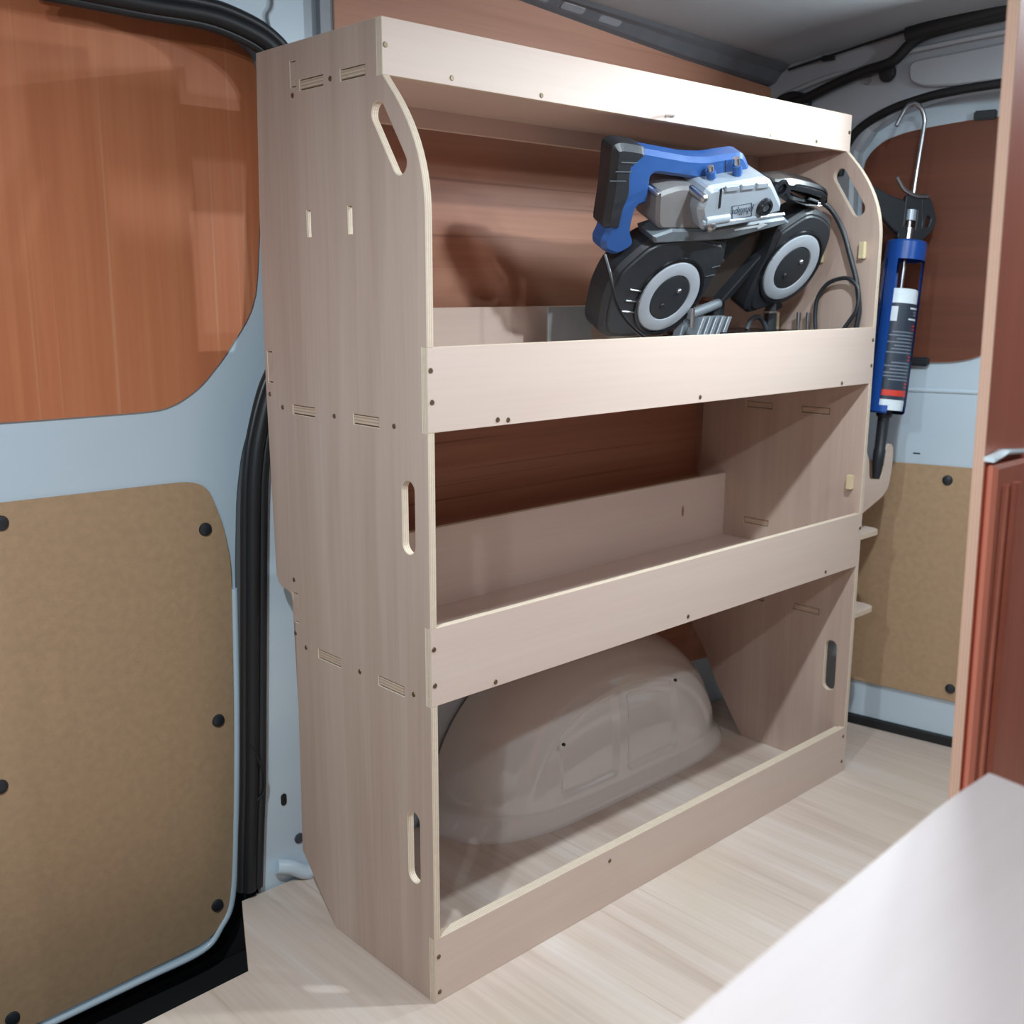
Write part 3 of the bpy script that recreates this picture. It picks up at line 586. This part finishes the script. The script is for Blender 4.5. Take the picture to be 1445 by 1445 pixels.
# ------------------------------------------------------------------ caulking gun and cartridge hanging on the hooks
BT, TP = Vector((1.342, .030, .825)), Vector((1.385, .030, 1.200))
ax = (TP-BT).normalized(); fr_ = Vector((-.45, -.89, 0)); fr_ = (fr_-ax*fr_.dot(ax)).normalized(); sd = fr_.cross(ax); sd = -sd if sd.x < 0 else sd
Lg = (TP-BT).length
FG = basis(fr_, ax.cross(fr_), BT)                  # local X faces the viewer, local Z up the barrel
gun = thing('caulking_gun', 'blue caulking gun with steel hook rod hanging beside the racking', 'caulking gun', tuple(BT))
RG = .043
def cyl(name, pr, m, a0=0, a1=360, par=gun, n=32): return lathe(name, pr, m, par, FG, n, a0, a1)
cyl('barrel_ring', [(RG-.003, Lg-.042), (RG, Lg-.042), (RG, Lg-.004), (RG-.004, Lg), (.008, Lg), (.008, Lg-.003), (RG-.003, Lg-.006), (RG-.003, Lg-.042)], BLUEM)
cyl('barrel_trough', [(RG-.002, .012), (RG, .012), (RG, Lg-.040), (RG-.002, Lg-.040), (RG-.002, .012)], BLUEM, 158, 262)
cyl('barrel_rail', [(RG-.002, .012), (RG, .012), (RG, Lg-.040), (RG-.002, Lg-.040), (RG-.002, .012)], BLUEM, 56, 82, n=8)
cyl('barrel_rail', [(RG-.002, .012), (RG, .012), (RG, Lg-.040), (RG-.002, Lg-.040), (RG-.002, .012)], BLUEM, 270, 304, n=8)
cyl('end_cap', [(RG-.002, .014), (RG, .014), (RG, .0), (RG-.004, -.004), (.016, -.004), (.016, -.001), (RG-.002, .002), (RG-.002, .014)], BLUEM, 40, 330)
G3 = lambda f, s, h: BT+fr_*f+sd*s+ax*h
tube('push_rod', [G3(0, 0, .245), G3(0, 0, Lg+.10), G3(0, .004, Lg+.235), G3(0, .003, Lg+.262), G3(0, -.010, Lg+.284), G3(0, -.028, Lg+.290), G3(0, -.044, Lg+.282), G3(0, -.056, Lg+.260), G3(0, -.066, Lg+.238)], .0048, STEEL, gun)
FB = basis(sd, ax, G3(0, 0, Lg))
plate('frame_bracket', rounded([(-.030, .0), (.030, .0), (.030, .022), (.022, .075), (.020, .098), (-.022, .098), (-.020, .030), (-.030, .020)], 2, .3, .008), FB, .014, BLACK, gun, holes=[[(-.014, .026), (.012, .026), (.012, .068), (-.014, .068)]], bev=.002)
plate('trigger', rounded([(.022, .100), (.044, .100), (.066, .055), (.060, .030), (.034, .004), (.024, .010), (.030, .045), (.020, .080)], 3, .3, .01), FB, .010, BLACK, gun, holes=[rounded([(.040, .062), (.052, .056), (.047, .036), (.038, .034)], 2, .3, .006)], bev=.002)
plate('handle', rounded([(-.020, .085), (-.060, .090), (-.120, .110), (-.125, .080), (-.080, .045), (-.028, .010), (-.020, .030)], 3, .3, .012), FB, .016, BLACK, gun, bev=.003)
tube('rod_collar', [G3(0, 0, Lg+.005), G3(0, 0, Lg+.030)], .010, STEEL, gun, False)
tube('rod_nut', [G3(0, 0, Lg+.045), G3(0, 0, Lg+.068)], .012, SILV, gun, False)
tube('release_lever', [G3(.009, .030, Lg+.100), G3(.009, .0, Lg+.098), G3(.009, -.032, Lg+.108), G3(.009, -.054, Lg+.130)], .0045, STEEL, gun)
cart = thing('sealant_cartridge', 'white sealant cartridge with slate label and black nozzle in the gun', 'cartridge', tuple(BT))
RC = .0375
cyl('tube_body', [(0, .004), (RC, .004), (RC, .268), (RC-.003, .272), (RC-.004, .255), (0, .255)], CREAM, par=cart)
cyl('tube_label', [(RC+.0002, .028), (RC+.0006, .028), (RC+.0006, .240), (RC+.0002, .240)], LABEL, -75, 75, cart)
cyl('red_band', [(RC+.0007, .036), (RC+.0011, .036), (RC+.0011, .049), (RC+.0007, .049)], REDINK, -55, 50, cart)
cyl('red_stripe', [(RC+.0007, .050), (RC+.0011, .050), (RC+.0011, .110), (RC+.0007, .110)], REDINK, 60, 70, cart, 6)
cyl('white_stripe', [(RC+.0007, .112), (RC+.0011, .112), (RC+.0011, .215), (RC+.0007, .215)], WPRINT, 60, 68, cart, 6)
cyl('white_badge', [(RC+.0007, .200), (RC+.0011, .200), (RC+.0011, .232), (RC+.0007, .232)], WPRINT, -72, -36, cart, 8)
for k, (h, a0, a1, m) in enumerate(((.230, 5, 48, WPRINT), (.222, 20, 48, GPRINT), (.216, 22, 48, GPRINT), (.206, 2, 48, WPRINT))):
    cyl('print_line', [(RC+.0007, h-.002), (RC+.0011, h-.002), (RC+.0011, h+.0018), (RC+.0007, h+.0018)], m, a0, a1, cart, 6)
h = .192
while h > .055:
    cyl('print_line', [(RC+.0007, h-.0014), (RC+.0011, h-.0014), (RC+.0011, h+.0014), (RC+.0007, h+.0014)], REDINK if int(h*1000) % 4 == 0 else GPRINT, random.uniform(-62, -10) if int(h*1000) % 4 else 22, 48, cart, 8)
    h -= .0075
noz = [(.018, .004), (.018, -.010), (.0135, -.014), (.0120, -.085), (.0135, -.088), (.0125, -.118), (.0080, -.152), (0, -.152)]
cyl('nozzle', noz, BLACK, par=cart, n=20)

# ------------------------------------------------------------------ foreground
part = thing('plywood_partition', 'rose brown film faced plywood sheet standing upright at right foreground', 'panel', (.28, -.70, 0))
plate('sheet', [(.197, 0), (.420, 0), (.420, 1.655), (.145, 1.655), (.1497, 1.3605), (.158, 1.151), (.167, .934), (.184, .565)], FY(-.694), .012, [RED_P, RED_E], part)
plate('lower_cover', [(.206, 0), (.420, 0), (.420, .922), (.171, .922), (.185, .60)], FY(-.706), .012, RED_P, part, bev=.004)
tube('cover_ridge', [(.243, -.712, .02), (.226, -.712, .55), (.218, -.712, .90)], .007, RED_P, part)
tube('cover_ridge', [(.226, -.712, .02), (.204, -.712, .55), (.194, -.712, .90)], .005, RED_P, part)
plate('white_cap_strip', [(.165, .926), (.182, .928), (.196, .931), (.265, .926), (.265, .930), (.196, .936), (.182, .933), (.165, .931)], FY(-.706), .014, CREAM, part, bev=.002)

top = thing('plywood_bench', 'pale plywood bench top cutting across the lower right corner, blurred', 'bench', (-.5, -1.15, 0))
BO = [(-.058, -.8237), (-.110, -.8230), (-.152, -.8236), (-.364, -.8353), (-.499, -.8441), (-1.0, -.877), (-1.0, -1.5), (-.155, -1.5)]
plate('bench_top', BO, FZ(.694), .012, [TOPM, PLY_E], top)
for x in (-.98, -.17): plate('bench_side', rect(-1.49, 0, -.90, .688), FX(x), .012, [PLY_V, PLY_E], top)
plate('bench_back', rect(-.974, 0, -.176, .688), FY(-.906), .012, [PLY_H, PLY_E], top)
